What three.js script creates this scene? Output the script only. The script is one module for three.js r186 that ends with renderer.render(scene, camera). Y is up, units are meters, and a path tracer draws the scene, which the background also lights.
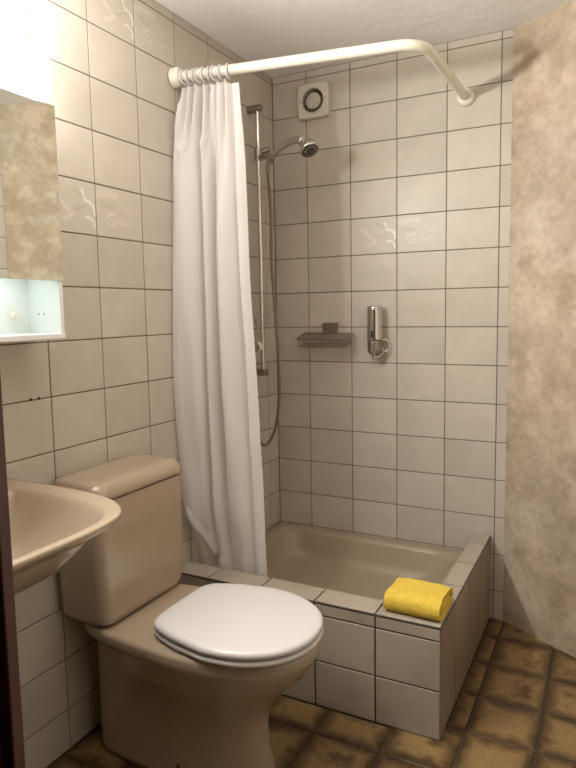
import * as THREE from 'three';
import { RoundedBoxGeometry } from 'three/addons/geometries/RoundedBoxGeometry.js';
import { mergeGeometries } from 'three/addons/utils/BufferGeometryUtils.js';
import { RectAreaLightUniformsLib } from 'three/addons/lights/RectAreaLightUniformsLib.js';

// ---------------------------------------------------------------- camera, exposure
// Room frame: left wall x = 0, shower back wall z = 0, floor y = 0.
RectAreaLightUniformsLib.init();
const scene = new THREE.Scene();
scene.background = new THREE.Color(0x000000);
const camera = new THREE.PerspectiveCamera(63.007, 576 / 768, 0.02, 20);
camera.position.set(1.364, 1.2436, 2.4909);
camera.rotation.order = 'YXZ';
camera.rotation.set(-0.10065, 0.46713, -0.01577);
camera.setViewOffset(576, 768, -10.47, 10.14, 576, 768);
const renderer = new THREE.WebGLRenderer();
renderer.toneMapping = THREE.LinearToneMapping;
renderer.toneMappingExposure = 5.4;
renderer.shadowMap.enabled = true;
const LAMP = { color: 0xfbf8f3, front: 56, top: 16, glow: 3 };     // tube lamp over the mirror

// ---------------------------------------------------------------- helpers
let seed = 7;
const rnd = () => { seed = (seed * 1664525 + 1013904223) >>> 0; return seed / 4294967296; };
const V = (x, y, z) => new THREE.Vector3(x, y, z);
const lerp = (a, b, t) => a + (b - a) * t;
const sstep = (a, b, x) => { const t = Math.min(1, Math.max(0, (x - a) / (b - a))); return t * t * (3 - 2 * t); };
function pw(tab, t) {                                               // piecewise smooth table
  if (t <= tab[0][0]) return tab[0][1];
  for (let i = 1; i < tab.length; i++) if (t <= tab[i][0]) {
    const [a, va] = tab[i - 1], [b, vb] = tab[i]; const s = (t - a) / (b - a);
    return lerp(va, vb, s * s * (3 - 2 * s));
  }
  return tab[tab.length - 1][1];
}
function pl(tab, t) {                                               // Catmull-Rom through a table
  const n = tab.length;
  if (t <= tab[0][0]) return tab[0][1];
  if (t >= tab[n - 1][0]) return tab[n - 1][1];
  let i = 1; while (t > tab[i][0]) i++;
  const p0 = tab[Math.max(0, i - 2)], p1 = tab[i - 1], p2 = tab[i], p3 = tab[Math.min(n - 1, i + 1)];
  const h = p2[0] - p1[0], s = (t - p1[0]) / h;
  const m1 = (p2[1] - p0[1]) / (p2[0] - p0[0] || 1) * h, m2 = (p3[1] - p1[1]) / (p3[0] - p1[0] || 1) * h;
  const s2 = s * s, s3 = s2 * s;
  return (2 * s3 - 3 * s2 + 1) * p1[1] + (s3 - 2 * s2 + s) * m1 + (-2 * s3 + 3 * s2) * p2[1] + (s3 - s2) * m2;
}
const hash = (x, y, s) => { let h = (x * 374761393 + y * 668265263 + s * 1274126177) | 0; h = Math.imul(h ^ (h >>> 13), 1274126177); return ((h ^ (h >>> 16)) >>> 0) / 4294967296; };
function vnoise(x, y, per, s) {                                     // tileable value noise
  const xi = Math.floor(x), yi = Math.floor(y), fx = x - xi, fy = y - yi, m = (a) => ((a % per) + per) % per;
  const u = fx * fx * (3 - 2 * fx), v = fy * fy * (3 - 2 * fy);
  return lerp(lerp(hash(m(xi), m(yi), s), hash(m(xi + 1), m(yi), s), u), lerp(hash(m(xi), m(yi + 1), s), hash(m(xi + 1), m(yi + 1), s), u), v);
}
function fbm(u, v, f, oct, s) { let a = 0, w = 0.5, t = 0; for (let i = 0; i < oct; i++) { a += w * vnoise(u * f, v * f, f, s + i * 17); t += w; w *= 0.5; f *= 2; } return a / t; }
function dataTex(n, fn, color = true) {                             // fn(u, v) -> [r, g, b] 0..255 (sRGB when colour)
  const d = new Uint8Array(n * n * 4);
  for (let j = 0; j < n; j++) for (let i = 0; i < n; i++) {
    const c = fn(i / n, j / n), k = (j * n + i) * 4;
    for (let q = 0; q < 3; q++) d[k + q] = Math.max(0, Math.min(255, c[q])); d[k + 3] = 255;
  }
  const t = new THREE.DataTexture(d, n, n); t.wrapS = t.wrapT = THREE.RepeatWrapping;
  t.magFilter = THREE.LinearFilter; t.minFilter = THREE.LinearMipmapLinearFilter; t.generateMipmaps = true;
  if (color) t.colorSpace = THREE.SRGBColorSpace; t.needsUpdate = true; return t;
}
const grey = (x) => [x, x, x];
const mat = (o) => new THREE.MeshStandardMaterial(o), phys = (o) => new THREE.MeshPhysicalMaterial(o);

const taken = {};
const numbered = (n) => { const k = taken[n] = (taken[n] ?? -1) + 1; return k ? `${n}_${String(k).padStart(3, '0')}` : n; };
function mesh(name, geo, m, parent, label) {
  const o = new THREE.Mesh(geo, m); o.name = name; o.castShadow = o.receiveShadow = true; parent.add(o);
  if (label) o.userData.label = label; return o;
}
function thing(name, label, category, pos = [0, 0, 0], group) {
  const g = new THREE.Group(); g.name = numbered(name); g.position.set(...pos); g.userData = { label, category };
  if (group) g.userData.group = group; scene.add(g); return g;
}
function struct(name, label, category, pos = [0, 0, 0]) { const g = thing(name, label, category, pos); g.userData.kind = 'structure'; return g; }
const box = (x0, x1, y0, y1, z0, z1) => new THREE.BoxGeometry(x1 - x0, y1 - y0, z1 - z0).translate((x0 + x1) / 2, (y0 + y1) / 2, (z0 + z1) / 2);
const rbox = (x0, x1, y0, y1, z0, z1, r, s = 3) => new RoundedBoxGeometry(x1 - x0, y1 - y0, z1 - z0, s, r).translate((x0 + x1) / 2, (y0 + y1) / 2, (z0 + z1) / 2);
function loft(rings, capA = true, capB = true) {                    // rings: arrays of Vector3 of one length
  const n = rings[0].length, p = [], idx = [];
  for (const r of rings) for (const q of r) p.push(q.x, q.y, q.z);
  for (let k = 0; k < rings.length - 1; k++) for (let i = 0; i < n; i++) {
    const j = (i + 1) % n, a = k * n + i, b = k * n + j, c = a + n, d = b + n;
    idx.push(a, c, b, b, c, d);
  }
  const cap = (k, flip) => {
    const c = V(0, 0, 0); rings[k].forEach((q) => c.add(q)); c.multiplyScalar(1 / n); const ci = p.length / 3; p.push(c.x, c.y, c.z);
    for (let i = 0; i < n; i++) { const a = k * n + i, b = k * n + (i + 1) % n; flip ? idx.push(ci, b, a) : idx.push(ci, a, b); }
  };
  if (capA) cap(0, false); if (capB) cap(rings.length - 1, true);
  const g = new THREE.BufferGeometry(); g.setAttribute('position', new THREE.Float32BufferAttribute(p, 3));
  g.setAttribute('uv', new THREE.Float32BufferAttribute(new Array(p.length / 3 * 2).fill(0).map((_, i) => (i % 2 ? p[(i >> 1) * 3 + 1] : p[(i >> 1) * 3] + p[(i >> 1) * 3 + 2])), 2));
  g.setIndex(idx); g.computeVertexNormals(); return g;
}
function rrect(x0, x1, z0, z1, r, y, seg = 8) {                     // rounded rectangle ring, counter-clockwise seen from above
  const out = [], cs = [[x1 - r, z0 + r, -90], [x1 - r, z1 - r, 0], [x0 + r, z1 - r, 90], [x0 + r, z0 + r, 180]];
  for (const [cx, cz, a] of cs) for (let i = 0; i <= seg; i++) { const t = (a + 90 * i / seg) * Math.PI / 180; out.push(V(cx + r * Math.cos(t), y, cz + r * Math.sin(t))); }
  return out;
}
const tube = (pts, r, seg = 48, rad = 10) => new THREE.TubeGeometry(new THREE.CatmullRomCurve3(pts.map((q) => V(...q)), false, 'catmullrom', 0.5), seg, r, rad);
function rod(a, b, r, rad = 16) {                                   // capped cylinder between two points
  const A = V(...a), B = V(...b), d = B.clone().sub(A), g = new THREE.CylinderGeometry(r, r, d.length(), rad);
  g.applyQuaternion(new THREE.Quaternion().setFromUnitVectors(V(0, 1, 0), d.normalize())); return g.translate((a[0] + b[0]) / 2, (a[1] + b[1]) / 2, (a[2] + b[2]) / 2);
}
function lathe(prof, at, dir, seg = 32) {                           // profile [radius, height] turned round an axis
  const g = new THREE.LatheGeometry(prof.map(([a, b]) => new THREE.Vector2(Math.max(a, 1e-4), b)), seg);
  g.applyQuaternion(new THREE.Quaternion().setFromUnitVectors(V(0, 1, 0), V(...dir).normalize())); return g.translate(...at);
}

// ---------------------------------------------------------------- materials
const tileMap = dataTex(256, (u, v) => {                            // cream glaze with faint cloudy mottle
  const a = fbm(u, v, 5, 4, 3) - 0.5, b = fbm(u, v, 20, 3, 9) - 0.5;
  const d = a * 20 + b * 9; return [203 + d, 194 + d * 1.0, 181 + d * 1.05];
});
const tileBump = dataTex(128, (u, v) => grey(128 + (fbm(u, v, 4, 3, 21) - 0.5) * 190), false);
const mTile = [0, 1, 2, 3].map((k) => phys({ map: tileMap, bumpMap: tileBump, bumpScale: 0.0016, roughness: 0.36, specularIntensity: 0.6, color: new THREE.Color().setScalar(1 - k * 0.022) }));
const mGrout = mat({ color: 0x776856, roughness: 0.95 });
const surrMap = dataTex(256, (u, v) => { const d = (fbm(u, v, 4, 4, 41) - 0.5) * 34 + (fbm(u, v, 16, 3, 45) - 0.5) * 14; return [177 + d, 166 + d, 151 + d]; });
const mSurr = [0, 1].map((k) => mat({ map: surrMap, bumpMap: tileBump, bumpScale: 0.001, roughness: 0.33, color: new THREE.Color().setScalar(1 - k * 0.03) }));
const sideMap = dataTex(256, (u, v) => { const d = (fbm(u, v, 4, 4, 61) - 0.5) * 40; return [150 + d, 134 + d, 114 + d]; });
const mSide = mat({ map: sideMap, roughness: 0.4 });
const marbleMap = dataTex(512, (u, v) => {                          // beige cloudy sheet, pinkish and grey patches, scuffs
  const w = fbm(u, v, 4, 4, 131), a = fbm(u + w * 0.2, v + w * 0.15, 6, 5, 101), b = fbm(u, v, 18, 4, 113), c = fbm(u, v, 60, 3, 127), p = fbm(u, v, 5, 3, 139);
  const t = sstep(0.3, 0.7, a), s = sstep(0.35, 0.68, b) - 0.5, f = (c - 0.5) * 26, k = (p - 0.5) * 9;
  return [lerp(179, 197, t) + s * 17 + f + k, lerp(161, 180, t) + s * 18 + f, lerp(139, 158, t) + s * 19 + f - k];
});
const mMarble = mat({ map: marbleMap, roughness: 0.55 });
const ceilBump = dataTex(256, (u, v) => grey(fbm(u, v, 24, 4, 201) * 255), false); ceilBump.repeat.set(3, 3);
const mCeil = mat({ color: 0xeeebe8, roughness: 0.95, bumpMap: ceilBump, bumpScale: 0.002 });
const mPlain = mat({ color: 0x6f6353, roughness: 0.9 });
const mFloor = [0, 1, 2, 3, 4].map((k) => mat({                     // ochre centre, brown burnt rim and blotches in the glaze
  map: dataTex(256, (u, v) => {
    const e = Math.min(u, 1 - u, v, 1 - v), n1 = fbm(u, v, 3, 4, 300 + k * 31), n2 = fbm(u, v, 6, 4, 333 + k * 37), n3 = fbm(u, v, 40, 2, 351 + k);
    let dark = (1 - sstep(-0.02, 0.24, e + (n1 - 0.5) * 0.34)) * 0.85 + sstep(0.48, 0.72, n2 * 0.4 + n1 * 0.6) * 0.7; dark = Math.min(1, dark);
    const g = (n3 - 0.5) * 26 + (n2 - 0.5) * 24;
    return [lerp(148, 70, dark) + g, lerp(121, 50, dark) + g * 0.9, lerp(80, 28, dark) + g * 0.65];
  }),
  bumpMap: tileBump, bumpScale: 0.0012, roughness: 0.42,
}));
const mFloorGrout = mat({ color: 0x4a3d2c, roughness: 0.95 });
const mBeige = phys({ color: 0xae9c86, roughness: 0.18, clearcoat: 0.5, clearcoatRoughness: 0.06 });      // sanitary ware
const mTray = phys({ color: 0xaa9b86, roughness: 0.42, clearcoat: 0.15 });
const mSeat = phys({ color: 0xdad7d6, roughness: 0.28, clearcoat: 0.2 });
const mChrome = mat({ color: 0xcfccc6, metalness: 1, roughness: 0.16 });
const mSteel = mat({ color: 0x9b968d, metalness: 1, roughness: 0.3 });
const mHose = mat({ color: 0x8d867a, metalness: 0.85, roughness: 0.35 });
const mDark = mat({ color: 0x1d1a17, roughness: 0.5 });
const mRod = phys({ color: 0xe4dfd0, roughness: 0.32, clearcoat: 0.2 });
const mFan = mat({ color: 0xdcd6c9, roughness: 0.45 });
const mFanDark = mat({ color: 0x14110f, roughness: 0.8 });
const mCab = mat({ color: 0xeef1ef, roughness: 0.35 });
const mMirror = mat({ color: 0xe6ebe6, metalness: 1, roughness: 0.015 });
const curtBump = dataTex(256, (u, v) => grey(fbm(u, v, 8, 4, 401) * 255), false); curtBump.repeat.set(2, 10);
const mCurtain = phys({ color: 0xf2eeec, roughness: 0.75, transmission: 0.3, thickness: 0, side: THREE.DoubleSide, bumpMap: curtBump, bumpScale: 0.0012, sheen: 0.15 });
const woodMap = dataTex(256, (u, v) => { const g = fbm(u * 1, v * 0.06, 32, 4, 501), k = (g - 0.5) * 60; return [70 + k, 26 + k * 0.5, 14 + k * 0.3]; });
const mWood = phys({ map: woodMap, roughness: 0.35, clearcoat: 0.3 });
const towelMap = dataTex(256, (u, v) => { const d = (fbm(u, v, 64, 2, 601) - 0.5) * 22 + (fbm(u, v, 8, 3, 607) - 0.5) * 10; return [226 + d, 195 + d * 0.9, 78 + d * 0.6]; });
const towelBump = dataTex(256, (u, v) => grey(fbm(u, v, 64, 2, 611) * 255), false);
const mTowel = phys({ map: towelMap, bumpMap: towelBump, bumpScale: 0.0012, roughness: 1, sheen: 0.4, sheenColor: new THREE.Color(0xf0d060), sheenRoughness: 0.8, side: THREE.DoubleSide });

// ---------------------------------------------------------------- tiles
function slab(w, h, d, c, ou = 0, ov = 0, su = 1, sv = 1) {         // chamfered tile: back at z = 0, face at z = d, uv in metres
  const W = w / 2, H = h / 2, p = [], uv = [], idx = [];
  const ring = (ww, hh, z) => [[-ww, -hh, z], [ww, -hh, z], [ww, hh, z], [-ww, hh, z]];
  const quad = (a, b, e, f) => { const k = p.length / 3; for (const q of [a, b, e, f]) { p.push(...q); uv.push(ou + (q[0] + W) * su, ov + (q[1] + H) * sv); } idx.push(k, k + 1, k + 2, k, k + 2, k + 3); };
  const F = ring(W - c, H - c, d), M = ring(W, H, d - c * 0.7), B = ring(W, H, 0);
  quad(...F); for (let i = 0; i < 4; i++) { const j = (i + 1) % 4; quad(M[i], M[j], F[j], F[i]); quad(B[i], B[j], M[j], M[i]); }
  const g = new THREE.BufferGeometry(); g.setAttribute('position', new THREE.Float32BufferAttribute(p, 3)); g.setAttribute('uv', new THREE.Float32BufferAttribute(uv, 2));
  g.setIndex(idx); g.computeVertexNormals(); return g;
}
const slabCache = {};
function tileGeo(w, h, d, c, variants, su, sv) {
  const k = Math.floor(rnd() * variants), key = [w.toFixed(4), h.toFixed(4), d, c, k, su, sv].join();
  return slabCache[key] ??= slab(w, h, d, c, su === 1 ? hash(k, 3, 5) * 1 : 0, su === 1 ? hash(k, 7, 2) : 0, su, sv);
}
const GAP = 0.0036;
const rowsY = [0]; for (let y = 0.12; y < 2.23; y += 0.15) rowsY.push(+y.toFixed(3)); rowsY.push(2.25);
// place(u, v) gives the world position of a tile centre; rotation turns local +z to the face normal
function tileWall(parent, us, vs, place, rot, mats, skip) {
  for (let j = 0; j < vs.length - 1; j++) for (let i = 0; i < us.length - 1; i++) {
    const w = us[i + 1] - us[i], h = vs[j + 1] - vs[j];
    if (skip && skip(us[i], us[i + 1], vs[j], vs[j + 1])) continue;
    const t = mesh('tile', tileGeo(w - GAP, h - GAP, 0.006, 0.0012, 6, 1, 1), mats[Math.floor(rnd() * mats.length)], parent);
    t.position.copy(place((us[i] + us[i + 1]) / 2, (vs[j] + vs[j + 1]) / 2)); t.rotation.set(...rot);
    t.position.addScaledVector(V(0, 0, 1).applyEuler(t.rotation), -0.004 + (rnd() - 0.5) * 0.0006);
  }
}
// wall faces (tile surface) lie about 2 mm proud of x = 0 / z = 0
const wallBack = struct('wall_back', 'cream tiled shower back wall', 'wall');
mesh('grout_bed', box(-0.1, 1.06, -0.02, 2.27, -0.12, 0), mGrout, wallBack);
const usB = [0.002, 0.165, 0.365, 0.565, 0.765, 0.965, 1.012];
tileWall(wallBack, usB, rowsY, (u, v) => V(u, v, 0), [0, 0, 0], mTile, (u0, u1, v0, v1) => v1 < 0.2 && u1 < 0.95);
const wallLeft = struct('wall_left', 'cream tiled wall behind the toilet and washbasin', 'wall');
mesh('grout_bed', box(-0.12, 0, -0.02, 2.27, 0, 2.1), mGrout, wallLeft);
const zsL = [0.002]; for (let z = 0.085; z < 2; z += 0.2) zsL.push(+z.toFixed(3)); zsL.push(2.06);
tileWall(wallLeft, zsL, rowsY, (u, v) => V(0, v, u), [0, Math.PI / 2, 0], mTile, (u0, u1, v0, v1) => v1 < 0.2 && u1 < 0.7);
const wallRight = struct('wall_right', 'cream tiled wall seen only in the mirror', 'wall');
mesh('grout_bed', box(1.57, 1.69, -0.02, 2.27, 0.3, 2.1), mGrout, wallRight);
const zsR = []; for (let z = 0.345; z < 2; z += 0.2) zsR.push(z); zsR.push(2.06);
tileWall(wallRight, zsR, rowsY, (u, v) => V(1.57, v, u), [0, -Math.PI / 2, 0], mTile);
// slanted wall covered with cloudy beige sheet
const wallSlant = struct('wall_slanted', 'slanted wall covered with mottled beige sheet', 'wall');
{
  const a = V(1.004, 0, 0.004), b = V(1.572, 0, 0.346), d = b.clone().sub(a), L = d.length(); d.normalize();
  const g = new THREE.BoxGeometry(L, 2.27, 0.05); const P = g.attributes.position, U = g.attributes.uv;
  for (let i = 0; i < P.count; i++) U.setXY(i, (P.getX(i) + L / 2) / 1.1, (P.getY(i) + 1.135) / 1.1);
  const m = mesh('sheet', g, mMarble, wallSlant); m.position.set((a.x + b.x) / 2 + d.z * 0.025, 1.135 - 0.01, (a.z + b.z) / 2 - d.x * 0.025); m.rotation.y = -Math.atan2(d.z, d.x);
}
// decorated tiles: pale brush-stroke sprays on the glaze (flat print)
function sprayTex(kind) {
  const c = document.createElement('canvas'); c.width = 256; c.height = 192; const x = c.getContext('2d');
  x.fillStyle = 'rgb(203,194,181)'; x.fillRect(0, 0, 256, 192);
  const stroke = (pts, w, col) => { x.strokeStyle = col; x.lineCap = 'round'; x.lineJoin = 'round'; for (const q of [1.8, 1.4, 1, 0.65]) { x.lineWidth = w * q; x.beginPath(); x.moveTo(pts[0], pts[1]); for (let i = 2; i < pts.length; i += 4) x.quadraticCurveTo(pts[i], pts[i + 1], pts[i + 2], pts[i + 3]); x.stroke(); } };
  const hi = 'rgba(242,237,228,0.24)', mid = 'rgba(224,215,204,0.2)', low = 'rgba(178,166,144,0.12)';
  if (kind === 0) {
    stroke([60, 60, 90, 96, 130, 118], 12, mid); stroke([130, 118, 160, 108, 205, 86], 9, low); stroke([95, 150, 120, 140, 140, 122], 12, mid);
    stroke([186, 34, 192, 60, 202, 72, 222, 70, 240, 88], 8, hi); stroke([240, 88, 246, 100, 244, 116], 8, hi); stroke([200, 132, 222, 126, 236, 142, 246, 150, 240, 164], 7, hi); stroke([150, 40, 170, 46, 186, 60], 12, low);
  } else {
    stroke([10, 40, 60, 24, 110, 34], 20, 'rgba(226,218,206,0.14)'); stroke([50, 120, 70, 96, 96, 104], 8, mid); stroke([60, 140, 78, 158, 100, 138, 90, 122, 70, 128], 5, mid); stroke([30, 70, 60, 84, 84, 76], 10, low); stroke([140, 60, 170, 90, 200, 92], 8, 'rgba(224,215,204,0.1)'); stroke([120, 130, 150, 140, 180, 128], 9, 'rgba(224,215,204,0.1)');
  }
  const t = new THREE.CanvasTexture(c); t.colorSpace = THREE.SRGBColorSpace; return t;
}
const mSpray = [0, 1].map((k) => phys({ map: sprayTex(k), roughness: 0.36, specularIntensity: 0.6, bumpMap: tileBump, bumpScale: 0.0008 }));
const sprayGeo = slab(0.2 - GAP, 0.15 - GAP, 0.006, 0.0012, 0, 0, 1 / 0.2, 1 / 0.15);
function spray(parent, cx, cy, cz, k) {                             // replaces the plain tile of that cell
  let best, bd = 1; for (const t of parent.children) if (t.name === 'tile') { const d = t.position.distanceTo(V(cx, cy, cz)); if (d < bd) { bd = d; best = t; } }
  best.geometry = sprayGeo; best.material = mSpray[k]; best.name = 'decorated_tile'; best.userData.label = 'tile with pale brushed spray pattern';
}
spray(wallBack, 0.465, 1.545, 0, 0); spray(wallBack, 0.665, 1.545, 0, 1);
spray(wallLeft, 0, 1.545, 1.185, 0); spray(wallLeft, 0, 1.545, 0.985, 1);
spray(wallLeft, 0, 2.145, 0.985, 0); spray(wallLeft, 0, 2.145, 0.785, 1);

// ceiling
const ceil = struct('ceiling', 'off-white textured plaster ceiling', 'ceiling');
mesh('slab', box(-0.12, 1.75, 2.25, 2.35, -0.12, 2.16), mCeil, ceil);

// floor
const floor = struct('floor', 'brown mottled square floor tiles', 'floor');
mesh('grout_bed', box(-0.1, 1.7, -0.1, -0.003, -0.1, 2.16), mFloorGrout, floor);
{
  const xs = [0.006]; for (let k = 1; k <= 8; k++) xs.push(0.006 + 0.2 * k);
  const zs = []; for (let k = 0; k <= 11; k++) zs.push(0.145 - 0.195 + 0.195 * k);
  for (let i = 0; i < xs.length - 1; i++) for (let j = 0; j < zs.length - 1; j++) {
    let x0 = xs[i], x1 = xs[i + 1], z0 = zs[j], z1 = Math.min(zs[j + 1], 2.16);
    if (z1 <= 0.8 && x1 <= 0.955) continue;
    if (z1 < 0.82 && x0 < 0.952) x0 = 0.953;
    else if (z0 < 0.8 && x0 < 0.95) { if (x1 <= 0.96) z0 = 0.806; }
    if (x1 - x0 < 0.01 || z1 - z0 < 0.01) continue;
    const w = x1 - x0, h = z1 - z0, g = 0.0055;
    const t = mesh('tile', tileGeo(w - g, h - g, 0.008, 0.0016, 1, 1 / 0.2, 1 / 0.195), mFloor[Math.floor(rnd() * 5)], floor);
    t.position.set((x0 + x1) / 2, -0.008, (z0 + z1) / 2); t.rotation.x = -Math.PI / 2; if (w > 0.19 && h > 0.19) t.rotation.z = Math.floor(rnd() * 4) * Math.PI / 2;
  }
}

// wall with the doorway, dark wooden door frame at the left edge of the picture, hall behind the camera
const wallFront = struct('wall_front', 'plain wall around the doorway', 'wall');
mesh('plaster', mergeGeometries([box(-0.12, 0.74, 0, 2.27, 2.064, 2.16), box(1.53, 1.69, 0, 2.27, 2.064, 2.16), box(0.74, 1.53, 2.06, 2.27, 2.064, 2.16)]), mPlain, wallFront);
const door = struct('door_1', 'dark reddish brown wooden door frame at the left edge', 'door frame');
mesh('jamb', rbox(0.742, 0.79, 0, 2.03, 2.052, 2.17, 0.003), mWood, door);
mesh('jamb', rbox(1.495, 1.53, 0, 2.03, 2.052, 2.17, 0.003), mWood, door);
mesh('head_jamb', rbox(0.742, 1.53, 2.03, 2.065, 2.052, 2.17, 0.003), mWood, door);
mesh('door_stop', rbox(0.788, 0.806, 0, 2.03, 2.058, 2.074, 0.003), mWood, door);
mesh('casing', rbox(0.67, 0.746, 0, 2.1, 2.04, 2.0645, 0.004), mWood, door);
const hall = struct('wall_hall', 'plain hall walls behind the camera', 'wall');
mesh('plaster', mergeGeometries([box(-0.2, 2.2, 0, 2.4, 3.6, 3.7), box(-0.2, -0.1, 0, 2.4, 2.16, 3.6), box(2.1, 2.2, 0, 2.4, 2.16, 3.6), box(1.69, 2.2, 0, 2.4, 2.06, 2.16)]), mPlain, hall);
const hallFloor = struct('floor_hall', 'plain brown hall floor', 'floor'); mesh('slab', box(-0.2, 2.2, -0.1, 0, 2.16, 3.7), mat({ color: 0x6d563a, roughness: 0.6 }), hallFloor);
const hallCeil = struct('ceiling_hall', 'plain hall ceiling', 'ceiling'); mesh('slab', box(-0.2, 2.2, 2.4, 2.5, 2.06, 3.7), mCeil, hallCeil); mesh('lintel', box(-0.2, 2.2, 2.27, 2.4, 2.1, 2.16), mPlain, hallCeil);

// ---------------------------------------------------------------- tiled kerb round the shower tray
const kerb = struct('wall_kerb', 'low tiled kerb around the shower tray', 'wall');
const KT = 0.345, KX = 0.952, KZ = 0.805;
mesh('core', mergeGeometries([box(0.002, KX - 0.004, 0, KT - 0.006, 0.712, KZ - 0.004), box(0.887, KX - 0.004, 0, KT - 0.006, 0.004, 0.712)]), mat({ color: 0x3a3026, roughness: 0.95 }), kerb);
function kt(name, w, h, pos, rot, m, d = 0.006) { const t = mesh(name, tileGeo(w - 0.0052, h - 0.0052, d, 0.0014, 5, 1, 1), m, kerb); t.position.set(...pos); t.rotation.set(...rot); }
{
  const xs = [0.004, 0.155, 0.355, 0.555, 0.755, KX], ys = [0, 0.149, 0.3, KT - 0.007];
  for (let i = 0; i < 5; i++) {
    const w = xs[i + 1] - xs[i], c = (xs[i] + xs[i + 1]) / 2;
    for (let j = 0; j < 3; j++) kt('tile', w, ys[j + 1] - ys[j], [c, (ys[j] + ys[j + 1]) / 2, KZ - 0.006], [0, 0, 0], mSurr[(i + j) % 2]);
    kt('tile', i === 4 ? 0.885 - xs[4] + 0.067 : w, 0.094, [c, KT - 0.006, 0.758], [-Math.PI / 2, 0, 0], mSurr[i % 2]);
  }
  const zs = [0.006, 0.012, 0.21, 0.412, 0.614, KZ];
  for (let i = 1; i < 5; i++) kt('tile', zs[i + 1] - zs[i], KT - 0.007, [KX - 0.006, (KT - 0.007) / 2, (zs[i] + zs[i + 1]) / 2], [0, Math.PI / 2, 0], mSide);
  const zt = [0.006, 0.115, 0.318, 0.515, 0.711];
  for (let i = 0; i < 4; i++) kt('tile', 0.068, zt[i + 1] - zt[i], [0.9185, KT - 0.006, (zt[i] + zt[i + 1]) / 2], [-Math.PI / 2, 0, 0], mSurr[i % 2]);
  const mTrim = mat({ color: 0x6c665e, metalness: 0.6, roughness: 0.45 });
  mesh('edge_trim', rbox(0.004, KX + 0.001, KT - 0.008, KT - 0.0015, KZ - 0.004, KZ + 0.001, 0.001, 1), mTrim, kerb, 'thin grey metal edge strip');
  mesh('edge_trim', rbox(KX - 0.004, KX + 0.001, KT - 0.008, KT - 0.0015, 0.006, KZ + 0.001, 0.001, 1), mTrim, kerb, 'thin grey metal edge strip');
}
// shower tray
{
  const t = thing('shower_tray', 'deep beige shower tray set inside the tiled kerb', 'shower tray', [0, 0, 0]);
  const R = (in_, r, y) => rrect(0.004 + in_, 0.885 - in_, 0.006 + in_, 0.71 - in_, r, y, 10);
  mesh('basin', loft([R(0, 0.006, 0.10), R(0, 0.006, 0.262), R(0.004, 0.008, 0.268), R(0.04, 0.06, 0.268), R(0.05, 0.085, 0.264), R(0.058, 0.1, 0.25), R(0.075, 0.11, 0.19), R(0.092, 0.12, 0.158), R(0.12, 0.12, 0.144), R(0.2, 0.1, 0.14)].map((r) => r.reverse())), mTray, t);
}

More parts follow.
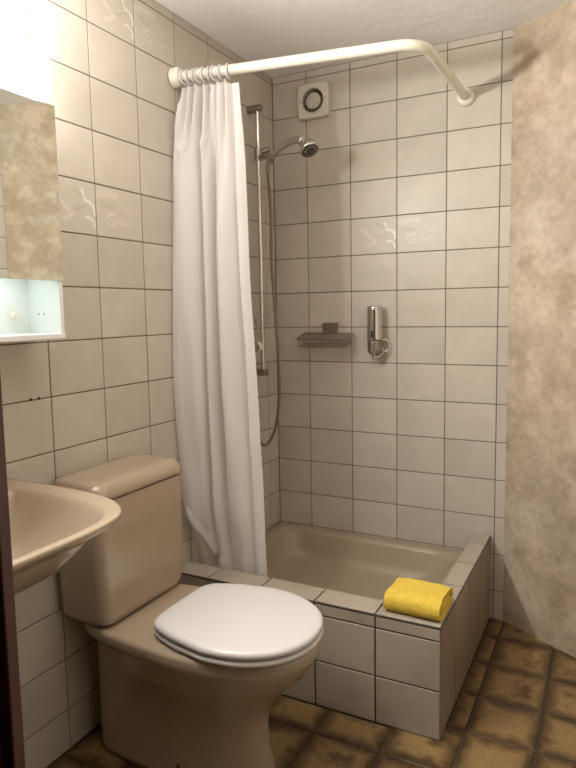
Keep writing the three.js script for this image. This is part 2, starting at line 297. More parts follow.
// ---------------------------------------------------------------- toilet
{
  const zc = 1.143, t = thing('toilet', 'beige close-coupled toilet with white lid beside the shower kerb', 'toilet', [0, 0, 0]);
  const N = 72;
  const ring = (y, xb, xm, xf, w, wb, nf = 2.2, nb = 5, inset = 0) => {
    const out = [];
    for (let i = 0; i < N; i++) {
      const a = i / N * Math.PI * 2, c = Math.cos(a), s = Math.sin(a), f = c >= 0, n = f ? nf : nb;
      const cx = Math.sign(c) * Math.pow(Math.abs(c), 2 / n), sz = Math.sign(s) * Math.pow(Math.abs(s), 2 / n);
      const x = xm + cx * (f ? xf - xm - inset : xm - xb - inset);
      const hw = f ? w : lerp(w, wb, sstep(0, 1, (xm - x) / (xm - xb)));
      out.push(V(x, y, zc + sz * (hw - inset)));
    }
    return out.reverse();
  };
  mesh('bowl', loft([
    ring(0.001, 0.05, 0.33, 0.592, 0.122, 0.114), ring(0.015, 0.05, 0.33, 0.588, 0.12, 0.112), ring(0.08, 0.05, 0.33, 0.572, 0.112, 0.11), ring(0.15, 0.05, 0.335, 0.568, 0.11, 0.11),
    ring(0.195, 0.05, 0.34, 0.58, 0.118, 0.11), ring(0.235, 0.05, 0.35, 0.606, 0.136, 0.111), ring(0.28, 0.05, 0.36, 0.645, 0.16, 0.114), ring(0.325, 0.05, 0.38, 0.69, 0.178, 0.12),
    ring(0.352, 0.047, 0.4, 0.706, 0.181, 0.136), ring(0.366, 0.042, 0.4, 0.714, 0.185, 0.158), ring(0.374, 0.04, 0.4, 0.717, 0.186, 0.166), ring(0.392, 0.04, 0.4, 0.718, 0.186, 0.168), ring(0.399, 0.044, 0.4, 0.712, 0.181, 0.164), ring(0.402, 0.055, 0.4, 0.704, 0.174, 0.152),
  ]), mBeige, t);
  const seatRing = (y, inset) => ring(y, 0.298, 0.5, 0.724, 0.184, 0.147, 2.15, 6, inset);
  mesh('seat', loft([seatRing(0.404, 0.012), seatRing(0.406, 0.004), seatRing(0.413, 0), seatRing(0.419, 0.003), seatRing(0.421, 0.01)]), mSeat, t);
  const lidRing = (y, inset) => ring(y, 0.296, 0.5, 0.724, 0.184, 0.147, 2.15, 6, inset);
  mesh('lid', loft([lidRing(0.4235, 0.012), lidRing(0.425, 0.004), lidRing(0.431, 0), lidRing(0.438, 0.0015), lidRing(0.443, 0.007), lidRing(0.4455, 0.016), lidRing(0.4465, 0.035), lidRing(0.447, 0.09)]), mSeat, t);
  // cistern
  const z0 = 0.96, z1 = 1.322;
  const cs = mesh('cistern', loft([rrect(0.03, 0.172, z0 + 0.03, z1 - 0.03, 0.03, 0.404), rrect(0.016, 0.184, z0 + 0.014, z1 - 0.014, 0.034, 0.412), rrect(0.012, 0.189, z0 + 0.006, z1 - 0.006, 0.034, 0.432), rrect(0.012, 0.192, z0, z1, 0.034, 0.6), rrect(0.012, 0.193, z0, z1, 0.034, 0.748), rrect(0.018, 0.187, z0 + 0.006, z1 - 0.006, 0.03, 0.752)].map((r) => r.reverse())), mBeige, t);
  mesh('cistern_lid', loft([rrect(0.016, 0.19, z0 + 0.002, z1 - 0.002, 0.034, 0.7545), rrect(0.01, 0.196, z0 - 0.004, z1 + 0.004, 0.036, 0.757), rrect(0.01, 0.196, z0 - 0.004, z1 + 0.004, 0.036, 0.768), rrect(0.011, 0.192, z0 - 0.001, z1 + 0.001, 0.036, 0.782), rrect(0.012, 0.183, z0 + 0.004, z1 - 0.004, 0.036, 0.794), rrect(0.015, 0.17, z0 + 0.012, z1 - 0.012, 0.034, 0.8), rrect(0.03, 0.15, z0 + 0.03, z1 - 0.03, 0.03, 0.8025)].map((r) => r.reverse())), mBeige, cs);
  mesh('bolt_hole', lathe([[0, 0.0015], [0.005, 0.0015], [0.006, 0]], [0.365, 0.045, zc + 0.1145], [0, 0.05, 1], 14), mDark, t, 'small dark screw hole low on the side');
}

// ---------------------------------------------------------------- washbasin
{
  const zc = 1.72, t = thing('washbasin', 'beige wall-hung washbasin below the mirror cabinet', 'washbasin', [-0.004, 0.009, 0]);
  const N = 56, M = 16;
  const ring = (y, xr, zr, b = 0.006, n = 3.9) => {
    const out = [];
    for (let i = 0; i <= N; i++) { const a = -Math.PI / 2 + Math.PI * i / N, c = Math.max(0, Math.cos(a)), s = Math.sin(a); out.push(V(b + (xr - b) * Math.pow(c, 2 / n), y, zc + zr * Math.sign(s) * Math.pow(Math.abs(s), 2 / n))); }
    for (let i = 1; i < M; i++) out.push(V(b - (b > 0.05 ? 0.02 * Math.sin(Math.PI * i / M) : 0), y, zc + zr * (1 - 2 * i / M)));
    return out.reverse();
  };
  mesh('basin', loft([
    ring(0.635, 0.15, 0.085, 0.006, 2.4), ring(0.645, 0.2, 0.12, 0.006, 2.5), ring(0.67, 0.265, 0.16, 0.006, 2.7), ring(0.71, 0.34, 0.203, 0.006, 3), ring(0.75, 0.4, 0.237, 0.006, 3.3), ring(0.782, 0.446, 0.263, 0.006, 3.5),
    ring(0.797, 0.47, 0.279), ring(0.806, 0.484, 0.288), ring(0.813, 0.489, 0.2905), ring(0.8195, 0.489, 0.2905), ring(0.8225, 0.485, 0.288), ring(0.8225, 0.478, 0.281, 0.012),
    ring(0.8215, 0.468, 0.256, 0.07, 3.9), ring(0.8185, 0.461, 0.246, 0.088, 3.8), ring(0.811, 0.456, 0.239, 0.096, 3.7), ring(0.795, 0.45, 0.231, 0.102, 3.5), ring(0.765, 0.438, 0.217, 0.11, 3.2), ring(0.732, 0.412, 0.19, 0.122, 3), ring(0.706, 0.37, 0.15, 0.14, 2.7), ring(0.692, 0.315, 0.1, 0.17, 2.4), ring(0.688, 0.26, 0.04, 0.21, 2),
  ]), mBeige, t);
}

// ---------------------------------------------------------------- mirror cabinet with its lamp
{
  const cz0 = 1.341, cz1 = 1.94, X = 0.127;
  const t = thing('mirror_cabinet', 'white mirror cabinet with lit open shelf on the left wall', 'mirror cabinet', [0, 0, 0]);
  mesh('back_panel', box(0.006, 0.014, 1.19, 1.745, cz0, cz1), mCab, t);
  for (const z of [cz0, cz1 - 0.012]) mesh('side_panel', rbox(0.006, X, 1.185, 1.75, z, z + 0.012, 0.002, 2), mCab, t);
  mesh('shelf', rbox(0.006, X + 0.001, 1.182, 1.197, cz0 - 0.001, cz1, 0.003, 2), mCab, t);
  mesh('shelf', rbox(0.014, X - 0.016, 1.348, 1.358, cz0 + 0.012, cz1 - 0.012, 0.002, 2), mCab, t);
  mesh('top_panel', box(0.006, X, 1.738, 1.75, cz0, cz1), mCab, t);
  mesh('mirror_door', rbox(X - 0.014, X + 0.003, 1.326, 1.749, cz0 - 0.002, 1.64, 0.001, 1), mMirror, t, 'mirror glass reflecting the beige wall');
  mesh('mirror_door', rbox(X - 0.014, X + 0.003, 1.326, 1.749, 1.643, cz1 + 0.002, 0.001, 1), mMirror, t, 'mirror glass');
  const knob = mesh('knob', lathe([[0, 0.016], [0.006, 0.0155], [0.009, 0.013], [0.01, 0.009], [0.0085, 0.004], [0.006, 0]], [0.014, 1.244, 1.405], [1, 0, 0], 20), mat({ color: 0xf2ead6, roughness: 0.3 }), t, 'round cream knob');
  const sock = mesh('socket', rbox(0.036, 0.086, 1.22, 1.27, cz0 + 0.0105, cz0 + 0.0124, 0.0008, 2), mCab, t, 'flush white shaver socket');
  for (const x of [0.051, 0.071]) mesh('pin_hole', lathe([[0, 0.0006], [0.0022, 0.0006], [0.0022, 0]], [x, 1.245, cz0 + 0.0122], [0, 0, 1], 12), mDark, sock);
  // small strip light under the upper shelf, inside the open compartment
  const em = mat({ color: 0xffffff, emissive: 0xeefbf8, emissiveIntensity: 0.5 });
  mesh('strip_light', rbox(0.06, 0.1, 1.338, 1.348, 1.40, 1.85, 0.003, 2), em, t, 'slim cool white strip light');
  const ra = new THREE.RectAreaLight(0xe6faf8, 0.72, 0.44, 0.036); ra.name = 'strip_light_source'; ra.position.set(0.08, 1.3365, 1.625); ra.rotation.order = 'YXZ'; ra.rotation.set(-Math.PI / 2, Math.PI / 2, 0); t.add(ra);

  const l = thing('mirror_lamp', 'glowing white tube lamp on top of the mirror cabinet', 'lamp', [0, 0, 0]);
  mesh('base', rbox(0.006, 0.038, 1.752, 1.856, 1.37, 1.85, 0.004, 2), mCab, l);
  const lampMat = mat({ color: 0xffffff, emissive: LAMP.color, emissiveIntensity: LAMP.glow, roughness: 0.4 });
  mesh('diffuser', rbox(0.039, 0.16, 1.752, 1.858, 1.362, 1.855, 0.02, 4), lampMat, l, 'glowing white diffuser');
  const fr = new THREE.RectAreaLight(LAMP.color, LAMP.front, 0.45, 0.08); fr.name = 'tube_light_source'; fr.position.set(0.1615, 1.808, 1.61); fr.rotation.y = -Math.PI / 2; l.add(fr);
  const up = new THREE.RectAreaLight(LAMP.color, LAMP.top, 0.45, 0.07); up.name = 'tube_light_source'; up.position.set(0.09, 1.8595, 1.61); up.rotation.order = 'YXZ'; up.rotation.set(Math.PI / 2, Math.PI / 2, 0); l.add(up);
}
// two drilled holes in a joint between cabinet and basin
for (const z of [1.352, 1.327]) {
  const h = thing('wall_plug', z > 1.34 ? 'tiny dark wall plug above the basin, the left of two' : 'tiny dark wall plug above the basin, the right of two', 'wall plug', [0.002, 1.022, z], 'wall plugs above the basin');
  mesh('plug', lathe([[0, 0.003], [0.003, 0.0028], [0.0038, 0.0015], [0.0038, -0.004]], [0, 0, 0], [1, 0, 0], 12), mDark, h);
}

// ---------------------------------------------------------------- shower curtain and its rod
const RY = 2.034;
{
  const t = thing('curtain_rod', 'cream bent shower curtain rod below the ceiling', 'curtain rod', [0, 0, 0]);
  const path = new THREE.CurvePath();
  const a = V(0.01, RY, 0.697), b = V(0.745, RY, 0.582), c = V(0.828, RY, 0.49), d = V(0.836, RY, 0.008);
  path.add(new THREE.LineCurve3(a, b)); path.add(new THREE.QuadraticBezierCurve3(b, V(0.823, RY, 0.57), c)); path.add(new THREE.LineCurve3(c, d));
  mesh('tube', new THREE.TubeGeometry(path, 140, 0.0165, 16), mRod, t);
  mesh('flange', lathe([[0.0168, 0.032], [0.027, 0.031], [0.031, 0.027], [0.032, 0.02], [0.032, 0]], [0.003, RY, 0.698], [1, 0, -0.1], 32), mRod, t);
  mesh('flange', lathe([[0.0168, 0.022], [0.026, 0.021], [0.032, 0.016], [0.034, 0.009], [0.034, 0]], [0.836, RY, 0.003], [0, 0, 1], 32), mRod, t);
}
const rodZ = (x) => 0.697 - (x - 0.01) * 0.1565;
const curtainTop = [];
{
  const t = thing('shower_curtain', 'white shower curtain bunched at the left end of the rod', 'shower curtain', [0, 0, 0]);
  const lx = [[0.24, 0.010], [0.345, 0.010], [0.4, 0.010], [0.46, 0.010], [0.53, 0.010], [0.68, 0.012], [0.93, 0.010], [1.29, 0.010], [1.6, 0.012], [1.8, 0.018], [2.0, 0.040]];
  const lz = [[0.24, 0.685], [0.345, 0.694], [0.4, 0.704], [0.46, 0.718], [0.53, 0.735], [0.68, 0.748], [0.93, 0.764], [1.29, 0.756], [1.6, 0.74], [1.8, 0.725], [2.0, 0.697]];
  const rx = [[0.24, 0.314], [0.33, 0.312], [0.6, 0.302], [0.84, 0.291], [1.18, 0.276], [1.45, 0.262], [1.77, 0.253], [2.0, 0.238]];
  const rz = [[0.24, 0.672], [0.33, 0.676], [0.6, 0.675], [1.2, 0.672], [2.0, 0.662]];
  const F = [[0, -0.004], [0.1, 0.012], [0.26, 0.012], [0.335, -0.004], [0.37, -0.034], [0.405, 0.004], [0.45, 0.016], [0.495, 0.002], [0.54, -0.04], [0.585, 0.0], [0.66, 0.026], [0.76, 0.022], [0.83, 0.004], [0.865, -0.016], [0.9, 0.006], [1, -0.008]];
  const NU = 150, NV = 130, pos = [], uv = [], idx = [];
  const fold = (y) => lerp(0, 0.41, Math.min(1, Math.max(0, (0.565 - y) / 0.225)));
  const pt = (u, y) => {
    const v = (2.0 - y) / 1.76;
    const low = sstep(0.75, 1, v), top = 1 - sstep(0.0, 0.2, v);
    const uu = u + 0.03 * Math.sin(v * 5 + u * 6) * u * (1 - u) * 2 * (1 - low) - 0.05 * u * (1 - u) * Math.sin(v * 3.3);
    let z = lerp(pl(lz, y), pl(rz, y), u), x = lerp(pl(lx, y), pl(rx, y), u);
    const amp = lerp(0.75, 1, sstep(0, 0.35, v)) * lerp(1, 0.42, low);
    const wide = pl(F, uu) * amp;
    const gath = 0.016 * Math.sin(u * Math.PI * 2 * 7.5 + 0.6) * (u < 0.82 ? 1 : 1 - sstep(0.82, 0.9, u));
    z += lerp(wide, gath + wide * 0.25, top);
    z += 0.005 * Math.sin(u * 31 + v * 4) * (1 - top) * low + 0.0035 * Math.sin(u * 17 - v * 9 + 1) * (1 - top);
    z += (fbm(u * 0.4, v * 0.9, 8, 2, 801) - 0.5) * 0.011 * (1 - top) + (fbm(u * 0.5, v, 16, 2, 811) - 0.5) * 0.007 * low;
    x += 0.006 * Math.sin(u * 44 + 1) * top * u * (1 - u) * 3;
    for (const [u0, y0, hw] of [[0.13, 1.775, 0.14], [0.42, 1.80, 0.13]]) {   // swags hanging from the gathered header
      const q = (u - u0) / hw; if (Math.abs(q) > 1.3) continue;
      const yc = y0 + 0.2 * Math.pow(Math.abs(q), 3.2), d = y - yc, f = sstep(1.3, 0.95, Math.abs(q));
      z += f * (0.009 * Math.exp(-(d * d) / 0.00018) - 0.008 * sstep(0, 0.05, d) * sstep(0.22, 0.1, d));
    }
    if (y < 0.575) {                                                // lower corner folded back behind a diagonal edge
      const ud = fold(y), k = sstep(0.575, 0.53, y); z += k * (0.007 * Math.exp(-Math.pow((u - ud - 0.03) / 0.03, 2)) - 0.02 * sstep(ud + 0.012, ud - 0.012, u));
    }
    if (y < 0.5) z = lerp(z, Math.min(z, 0.701), sstep(0.43, 0.35, y));
    x = Math.max(x, 0.007);
    return [x, y, z];
  };
  for (let j = 0; j <= NV; j++) for (let i = 0; i <= NU; i++) {
    const u = i / NU, droop = 0.012 * Math.sin(u * Math.PI * 2 * 7.5) * (u < 0.82 ? 1 : 0) + (u > 0.82 ? 0.012 : 0);
    const y = lerp(2.003 - droop, 0.292, j / NV); pos.push(...pt(u, y)); uv.push(u, 1 - j / NV);
  }
  for (let j = 0; j < NV; j++) for (let i = 0; i < NU; i++) { const a = j * (NU + 1) + i, b = a + 1, c = a + NU + 1, d = c + 1; idx.push(a, c, b, b, c, d); }
  const g = new THREE.BufferGeometry(); g.setAttribute('position', new THREE.Float32BufferAttribute(pos, 3)); g.setAttribute('uv', new THREE.Float32BufferAttribute(uv, 2)); g.setIndex(idx); g.computeVertexNormals();
  mesh('panel', g, mCurtain, t);
  // doubled hem along the diagonal side edge and down the right edge
  const hem = (us, y0, y1, off, diag) => {
    const p2 = [], u2 = [], i2 = [], m = 60;
    for (let j = 0; j <= m; j++) us.forEach((v, i) => { const y = lerp(y0, y1, j / m), u = diag ? v + fold(y) : v, e = pt(u, y); p2.push(e[0], e[1], e[2] + off * (i === 0 || i === us.length - 1 ? 0.4 : 1)); u2.push(u, 1 - (2 - y) / 1.76); });
    const n = us.length - 1;
    for (let j = 0; j < m; j++) for (let i = 0; i < n; i++) { const a = j * (n + 1) + i; i2.push(a, a + n + 1, a + 1, a + 1, a + n + 1, a + n + 2); }
    const gg = new THREE.BufferGeometry(); gg.setAttribute('position', new THREE.Float32BufferAttribute(p2, 3)); gg.setAttribute('uv', new THREE.Float32BufferAttribute(u2, 2)); gg.setIndex(i2); gg.computeVertexNormals(); return gg;
  };
  mesh('hem', hem([0.012, 0.03, 0.06, 0.09, 0.11], 0.565, 0.347, 0.004, true), mCurtain, t);
  mesh('hem', hem([0.93, 0.95, 0.975, 1], 1.95, 0.296, 0.0022), mCurtain, t);
}
for (const [k, x] of [0.045, 0.062, 0.08, 0.098, 0.117, 0.136, 0.155, 0.178, 0.203].entries()) {
  const r = thing('curtain_ring', `white curtain ring on the rod, ${['the one against the left wall flange', 'second from the left wall', 'third from the left wall', 'fourth from the left wall', 'middle one of nine', 'fourth from the open end', 'third from the open end', 'second from the open end', 'the one farthest from the left wall'][k]}`, 'curtain ring', [x, RY - 0.0035, rodZ(x)], 'curtain rings on the rod');
  const g = new THREE.TorusGeometry(0.0218, 0.0036, 8, 28); g.rotateY(Math.PI / 2 + (k % 3 - 1) * 0.22); mesh('hoop', g, mSeat, r);
}

// ---------------------------------------------------------------- shower set
{
  const bz = 0.207, bx = 0.045;
  const t = thing('shower_bar', 'chrome vertical shower bar on the left wall behind the curtain', 'shower bar', [0, 0, 0]);
  mesh('pole', rod([bx, 0.985, bz], [bx, 2.065, bz], 0.0095), mChrome, t);
  for (const y of [2.06, 0.987]) mesh('bracket', lathe([[0, 0.062], [0.013, 0.061], [0.0155, 0.058], [0.0155, 0.001], [0.0175, 0]], [0.003, y, bz], [1, 0, 0], 24), mSteel, t);
  const sl = mesh('slider', rod([bx, 1.855, bz], [bx, 1.9, bz], 0.0165), mSteel, t);
  mesh('clamp_knob', lathe([[0, 0.05], [0.01, 0.049], [0.012, 0.045], [0.012, 0.018], [0.009, 0.01]], [bx, 1.884, bz], [0.75, 0.22, -0.2], 20), mSteel, sl);
  mesh('holder_arm', tube([[bx, 1.868, bz], [bx + 0.03, 1.862, bz + 0.018], [bx + 0.07, 1.853, bz + 0.035]], 0.009, 12), mSteel, sl);
  mesh('holder_cup', lathe([[0.011, 0.016], [0.0165, 0.016], [0.0145, -0.016], [0.010, -0.016]], [0.124, 1.846, 0.247], [0.5, 0.85, 0.12], 24), mSteel, sl);
  // hand shower
  const h = thing('hand_shower', 'chrome hand shower head held in the slider', 'hand shower', [0, 0, 0]);
  const pts = [[0.112, 1.826, 0.244], [0.135, 1.853, 0.25], [0.175, 1.876, 0.262], [0.225, 1.89, 0.276], [0.262, 1.891, 0.286], [0.292, 1.88, 0.295]].map((q) => V(...q));
  const cv = new THREE.CatmullRomCurve3(pts), rings = [], fr = cv.computeFrenetFrames(30, false);
  for (let i = 0; i <= 30; i++) {
    const s = i / 30, r = pw([[0, 0.0095], [0.15, 0.0115], [0.5, 0.0135], [0.8, 0.0145], [1, 0.018]], s), c = cv.getPointAt(s), rg = [];
    for (let k = 0; k < 16; k++) { const a = k / 16 * Math.PI * 2; rg.push(c.clone().addScaledVector(fr.normals[i], Math.cos(a) * r).addScaledVector(fr.binormals[i], Math.sin(a) * r)); }
    rings.push(rg);
  }
  mesh('handle', loft(rings), mChrome, h);
  const dir = [0.5, -0.78, 0.26], hc = [0.318, 1.852, 0.302];
  const head = mesh('head', lathe([[0, -0.03], [0.014, -0.028], [0.027, -0.018], [0.0345, -0.002], [0.0365, 0.009], [0.0355, 0.015], [0.031, 0.017]], hc, dir, 36), mChrome, h);
  mesh('spray_plate', lathe([[0.031, 0.015], [0.030, 0.018], [0.02, 0.0195], [0, 0.02]], hc, dir, 36), mat({ color: 0x4a4743, roughness: 0.45, metalness: 0.4 }), head, 'dark spray face');
  const D = V(...dir).normalize(), A = V(0, 0, 1).cross(D).normalize(), B = D.clone().cross(A);
  for (let k = 0; k < 14; k++) {
    const a = k / 14 * Math.PI * 2, r = 0.021, c = V(...hc).addScaledVector(D, 0.0185).addScaledVector(A, Math.cos(a) * r).addScaledVector(B, Math.sin(a) * r);
    mesh('nozzle', lathe([[0, 0.0035], [0.0016, 0.003], [0.002, 0]], c.toArray(), dir, 8), mSteel, head);
  }
  // hose
  const hs = thing('shower_hose', 'grey metal shower hose hanging in a loop beside the bar', 'shower hose', [0, 0, 0]);
  const ribs = tube([[0.112, 1.826, 0.2435], [0.104, 1.79, 0.235], [0.088, 1.65, 0.19], [0.074, 1.45, 0.165], [0.079, 1.25, 0.153], [0.088, 1.05, 0.148], [0.088, 0.87, 0.149], [0.072, 0.74, 0.158], [0.045, 0.677, 0.176], [0.03, 0.673, 0.2], [0.026, 0.72, 0.232], [0.03, 0.83, 0.262], [0.046, 0.98, 0.285], [0.055, 1.037, 0.29]], 0.0066, 160, 10);
  mesh('hose', ribs, mHose, hs); mesh('coupling', lathe([[0.0075, 0.02], [0.0095, 0.018], [0.0095, 0], [0.0075, -0.002]], [0.1065, 1.802, 0.239], [0.2, 1, 0.16], 16), mSteel, hs);
  // mixer, mostly behind the curtain
  const mx = thing('shower_mixer', 'chrome shower mixer with cream knob half hidden by the curtain', 'mixer tap', [0, 0, 0]);
  mesh('body', rod([0.055, 1.097, 0.285], [0.055, 1.097, 0.45], 0.021, 24), mChrome, mx);
  for (const z of [0.305, 0.435]) mesh('wall_union', rod([0.003, 1.097, z], [0.05, 1.097, z], 0.014), mChrome, mx);
  mesh('outlet', rod([0.055, 1.045, 0.29], [0.055, 1.09, 0.29], 0.01), mChrome, mx);
  mesh('knob', lathe([[0, 0.044], [0.012, 0.043], [0.019, 0.037], [0.0215, 0.026], [0.021, 0.008], [0.017, 0]], [0.055, 1.097, 0.284], [0, 0, -1], 28), mRod, mx, 'round cream knob');
  mesh('lever', tube([[0.055, 1.085, 0.236], [0.056, 1.12, 0.246], [0.058, 1.208, 0.279]], 0.0045, 16), mChrome, mx);
}

// ---------------------------------------------------------------- things on the back wall
{
  const t = thing('extractor_fan', 'square white extractor fan high on the back wall', 'extractor fan', [0.208, 2.117, 0.002]);
  const sh = new THREE.Shape(), w = 0.064, r = 0.012;
  sh.moveTo(-w + r, -w); sh.quadraticCurveTo(0, -w - 0.004, w - r, -w); sh.quadraticCurveTo(w, -w, w, -w + r); sh.quadraticCurveTo(w + 0.004, 0, w, w - r); sh.quadraticCurveTo(w, w, w - r, w);
  sh.quadraticCurveTo(0, w + 0.004, -w + r, w); sh.quadraticCurveTo(-w, w, -w, w - r); sh.quadraticCurveTo(-w - 0.004, 0, -w, -w + r); sh.quadraticCurveTo(-w, -w, -w + r, -w);
  const ho = new THREE.Path(); ho.absarc(0, 0, 0.0525, 0, Math.PI * 2, true); sh.holes.push(ho);
  mesh('cover', new THREE.ExtrudeGeometry(sh, { depth: 0.02, bevelEnabled: true, bevelThickness: 0.006, bevelSize: 0.005, bevelSegments: 4, curveSegments: 32 }).translate(0, 0, 0.001), mFan, t);
  mesh('duct', lathe([[0, 0.001], [0.051, 0.001], [0.051, 0.02]], [0, 0, 0], [0, 0, 1], 40), mFanDark, t, 'dark round opening');
  mesh('ring', new THREE.TorusGeometry(0.0482, 0.0018, 8, 48).translate(0, 0, 0.025), mat({ color: 0xa8a091, roughness: 0.5 }), t);
  mesh('centre_disc', lathe([[0, 0.026], [0.028, 0.025], [0.0335, 0.022], [0.0345, 0.016], [0.0345, 0.004]], [0, 0, 0], [0, 0, 1], 40), mat({ color: 0xc6bfb1, roughness: 0.5 }), t);
  for (let k = 0; k < 20; k++) { const a = k / 20 * Math.PI * 2, f = mesh('fin', new THREE.BoxGeometry(0.016, 0.0016, 0.008), mat({ color: 0x8c857a, roughness: 0.5 }), t); f.position.set(Math.cos(a) * 0.0405, Math.sin(a) * 0.0405, 0.016); f.rotation.z = a + 0.45; }
  for (const [x, y] of [[-0.058, 0.0], [0.058, 0.006]]) mesh('screw', lathe([[0, 0.0012], [0.0028, 0.0008], [0.0036, 0]], [x, y, 0.0265], [0, 0, 1], 12), mSteel, t);
}
{
  const t = thing('soap_basket', 'steel wire soap basket on the back wall', 'soap basket', [0, 0, 0]);
  const x0 = 0.152, x1 = 0.378, zb = 0.016, zf = 0.104, yk = 1.144, yf = 1.122, yb = 1.09, rr = 0.0024;
  mesh('mounting_plate', rbox(0.233, 0.303, 1.146, 1.19, 0.002, 0.014, 0.003, 2), mSteel, t);
  for (const x of [0.245, 0.291]) mesh('bracket', rod([x, 1.15, 0.012], [x, yk, zb], 0.003, 8), mSteel, t);
  const loop = (c, r) => { const g = []; for (let i = 0; i < 4; i++) { g.push(rod(c[i], c[(i + 1) % 4], r, 8)); g.push(new THREE.SphereGeometry(r, 8, 6).translate(...c[i])); } return mergeGeometries(g.map((q) => q.toNonIndexed())); };
  mesh('rim', loop([[x0, yk, zb], [x1, yk, zb], [x1, yf, zf], [x0, yf, zf]], 0.0034), mSteel, t);
  mesh('lower_frame', loop([[x0 + 0.008, yb + 0.012, zb + 0.006], [x1 - 0.008, yb + 0.012, zb + 0.006], [x1 - 0.008, yb, zf - 0.006], [x0 + 0.008, yb, zf - 0.006]], rr), mSteel, t);
  for (let k = 0; k < 17; k++) { const x = lerp(x0 + 0.008, x1 - 0.008, k / 16); mesh('wire', tube([[x, yf, zf], [x, (yf + yb) / 2, zf - 0.003], [x, yb, zf - 0.006], [x, yb + 0.006, (zf + zb) / 2], [x, yb + 0.012, zb + 0.006], [x, yk - 0.02, zb + 0.003], [x, yk, zb]], 0.002, 18, 5), mSteel, t); }
  for (let k = 0; k < 4; k++) { const s = (k + 0.5) / 4, z = lerp(zb + 0.008, zf - 0.008, s); for (const [x, d] of [[x0, 0.008], [x1, -0.008]]) mesh('side_wire', rod([x, lerp(yk, yf, s), z], [x + d, lerp(yb + 0.012, yb, s), z], 0.0017, 6), mSteel, t); }
}
{
  const t = thing('soap_dispenser', 'chrome cylindrical soap dispenser on the back wall', 'soap dispenser', [0.486, 0, 0.047]);
  mesh('tank', lathe([[0, 1.118], [0.0315, 1.118], [0.0318, 1.122], [0.0318, 1.242], [0.031, 1.243]], [0, 0, 0], [0, 1, 0], 40), mChrome, t);
  mesh('cap', lathe([[0.0315, 1.2445], [0.0325, 1.246], [0.0325, 1.252], [0.029, 1.2565], [0.015, 1.258], [0, 1.2585]], [0, 0, 0], [0, 1, 0], 40), mChrome, t);
  mesh('pump_housing', lathe([[0, 1.060], [0.02, 1.0605], [0.0275, 1.066], [0.0305, 1.078], [0.031, 1.112], [0.0315, 1.1165], [0, 1.1165]], [0, 0, 0], [0, 1, 0], 40), mSteel, t);
  mesh('level_window', rbox(-0.0075, 0.0045, 1.128, 1.156, 0.028, 0.0325, 0.002, 2), mDark, t, 'dark slot window');
  mesh('push_lever', new RoundedBoxGeometry(0.024, 0.048, 0.006, 3, 0.0028).rotateX(0.1).translate(0.004, 1.09, 0.034), mChrome, t);
  mesh('spout', lathe([[0.0065, 0.012], [0.0075, 0], [0.004, -0.014], [0, -0.015]], [0.0, 1.056, 0.02], [0.1, 1, 0.05], 20), mChrome, t);
  mesh('wall_plate', rbox(-0.03, 0.018, 1.064, 1.235, -0.045, -0.034, 0.004, 2), mSteel, t);
  mesh('mount', box(-0.012, 0.012, 1.13, 1.22, -0.035, -0.026), mSteel, t);
  mesh('lock_loop', new THREE.TorusGeometry(0.02, 0.0042, 10, 28).scale(0.7, 1.25, 1).rotateY(0.4).translate(0.038, 1.094, -0.014), mChrome, t);
  mesh('loop_arm', tube([[0.0, 1.05, 0.02], [0.018, 1.05, 0.008], [0.032, 1.066, -0.01]], 0.0038, 14, 8), mChrome, t);
}

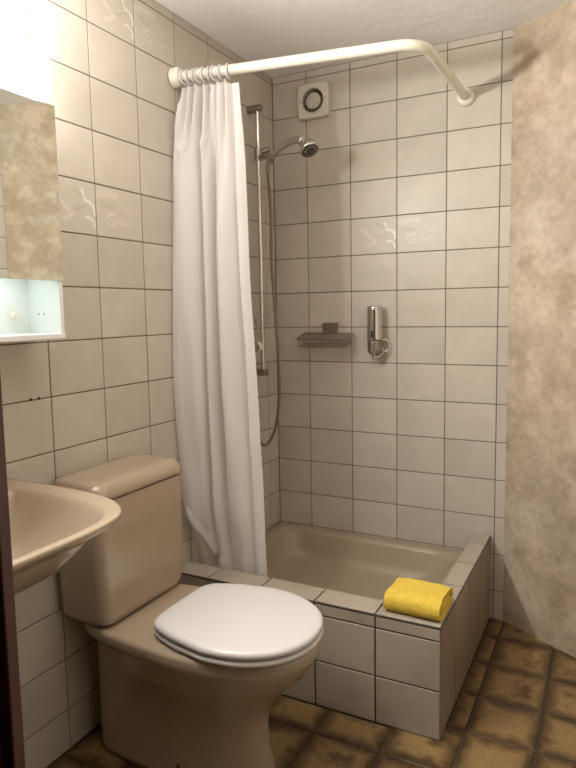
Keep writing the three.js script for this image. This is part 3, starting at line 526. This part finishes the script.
// ---------------------------------------------------------------- folded towel on the kerb corner
{
  const t = thing('towel', 'folded yellow towel on the corner of the shower kerb', 'towel', [0.863, KT + 0.0006, 0.714]);
  t.rotation.y = -0.04;
  // cross-section across the towel (z, y): a cloth folded over and over, rounded at the front
  const path = new THREE.CatmullRomCurve3([[-0.058, 0.0095], [0.0, 0.0085], [0.05, 0.009], [0.068, 0.018], [0.07, 0.032], [0.064, 0.046], [0.04, 0.0535], [0.0, 0.0545], [-0.045, 0.054], [-0.066, 0.046], [-0.07, 0.034], [-0.058, 0.026], [-0.02, 0.025], [0.03, 0.026], [0.047, 0.032], [0.03, 0.038], [-0.05, 0.0395]].map(([z, y]) => V(0, y, z)), false, 'catmullrom', 0.5);
  const NP = 150, T = 0.0078, outer = [], inner = [];
  for (let i = 0; i <= NP; i++) { const s = i / NP, c = path.getPointAt(s), d = path.getTangentAt(s), n = V(0, -d.z, d.y); outer.push(c.clone().addScaledVector(n, -T)); inner.push(c.clone().addScaledVector(n, T)); }
  const prof = [...outer, ...inner.reverse()];
  const rings = [], NX = 26;
  for (let k = 0; k <= NX; k++) {
    const u = k / NX, x = lerp(-0.083, 0.083, u), e = Math.min(u, 1 - u) * 0.166;
    rings.push(prof.map((q, i) => {
      const f = i / prof.length, n1 = fbm(u * 0.5, f, 10, 3, 901) - 0.5, n2 = fbm(u, f, 40, 2, 907) - 0.5;
      const edge = e < 0.004 ? 0.6 : 1, ex = (fbm(f, 0.3, 14, 3, 911) - 0.5) * 0.014 * sstep(0.04, 0, e);
      return V(x + ex * (u > 0.5 ? 1 : -1), Math.max(0.0004, q.y + n1 * 0.005 * (q.y > 0.012 ? 1 : 0) + n2 * 0.0016 - (q.y > 0.03 ? 0.004 * sstep(0.03, 0, e) : 0)), q.z + n1 * 0.004 + n2 * 0.0016);
    }));
  }
  const g = loft(rings, false, false);
  // end strips close the cloth's thickness at both ends
  const ends = [];
  for (const k of [0, NX]) { const r = rings[k], n = r.length, p = [], id = []; r.forEach((q) => p.push(q.x, q.y, q.z)); for (let i = 0; i < n / 2 - 1; i++) { const a = i, b = i + 1, c = n - 1 - i, d = n - 2 - i; id.push(a, b, c, b, d, c); } const eg = new THREE.BufferGeometry(); eg.setAttribute('position', new THREE.Float32BufferAttribute(p, 3)); eg.setAttribute('uv', new THREE.Float32BufferAttribute(r.flatMap((q) => [q.z, q.y]), 2)); eg.setIndex(id); eg.computeVertexNormals(); ends.push(eg); }
  const U = g.attributes.uv, P = g.attributes.position; for (let i = 0; i < U.count; i++) U.setXY(i, P.getX(i) * 6, ((i % prof.length) / prof.length) * 4);
  mesh('cloth', mergeGeometries([g, ...ends]), mTowel, t);
}

renderer.render(scene, camera);
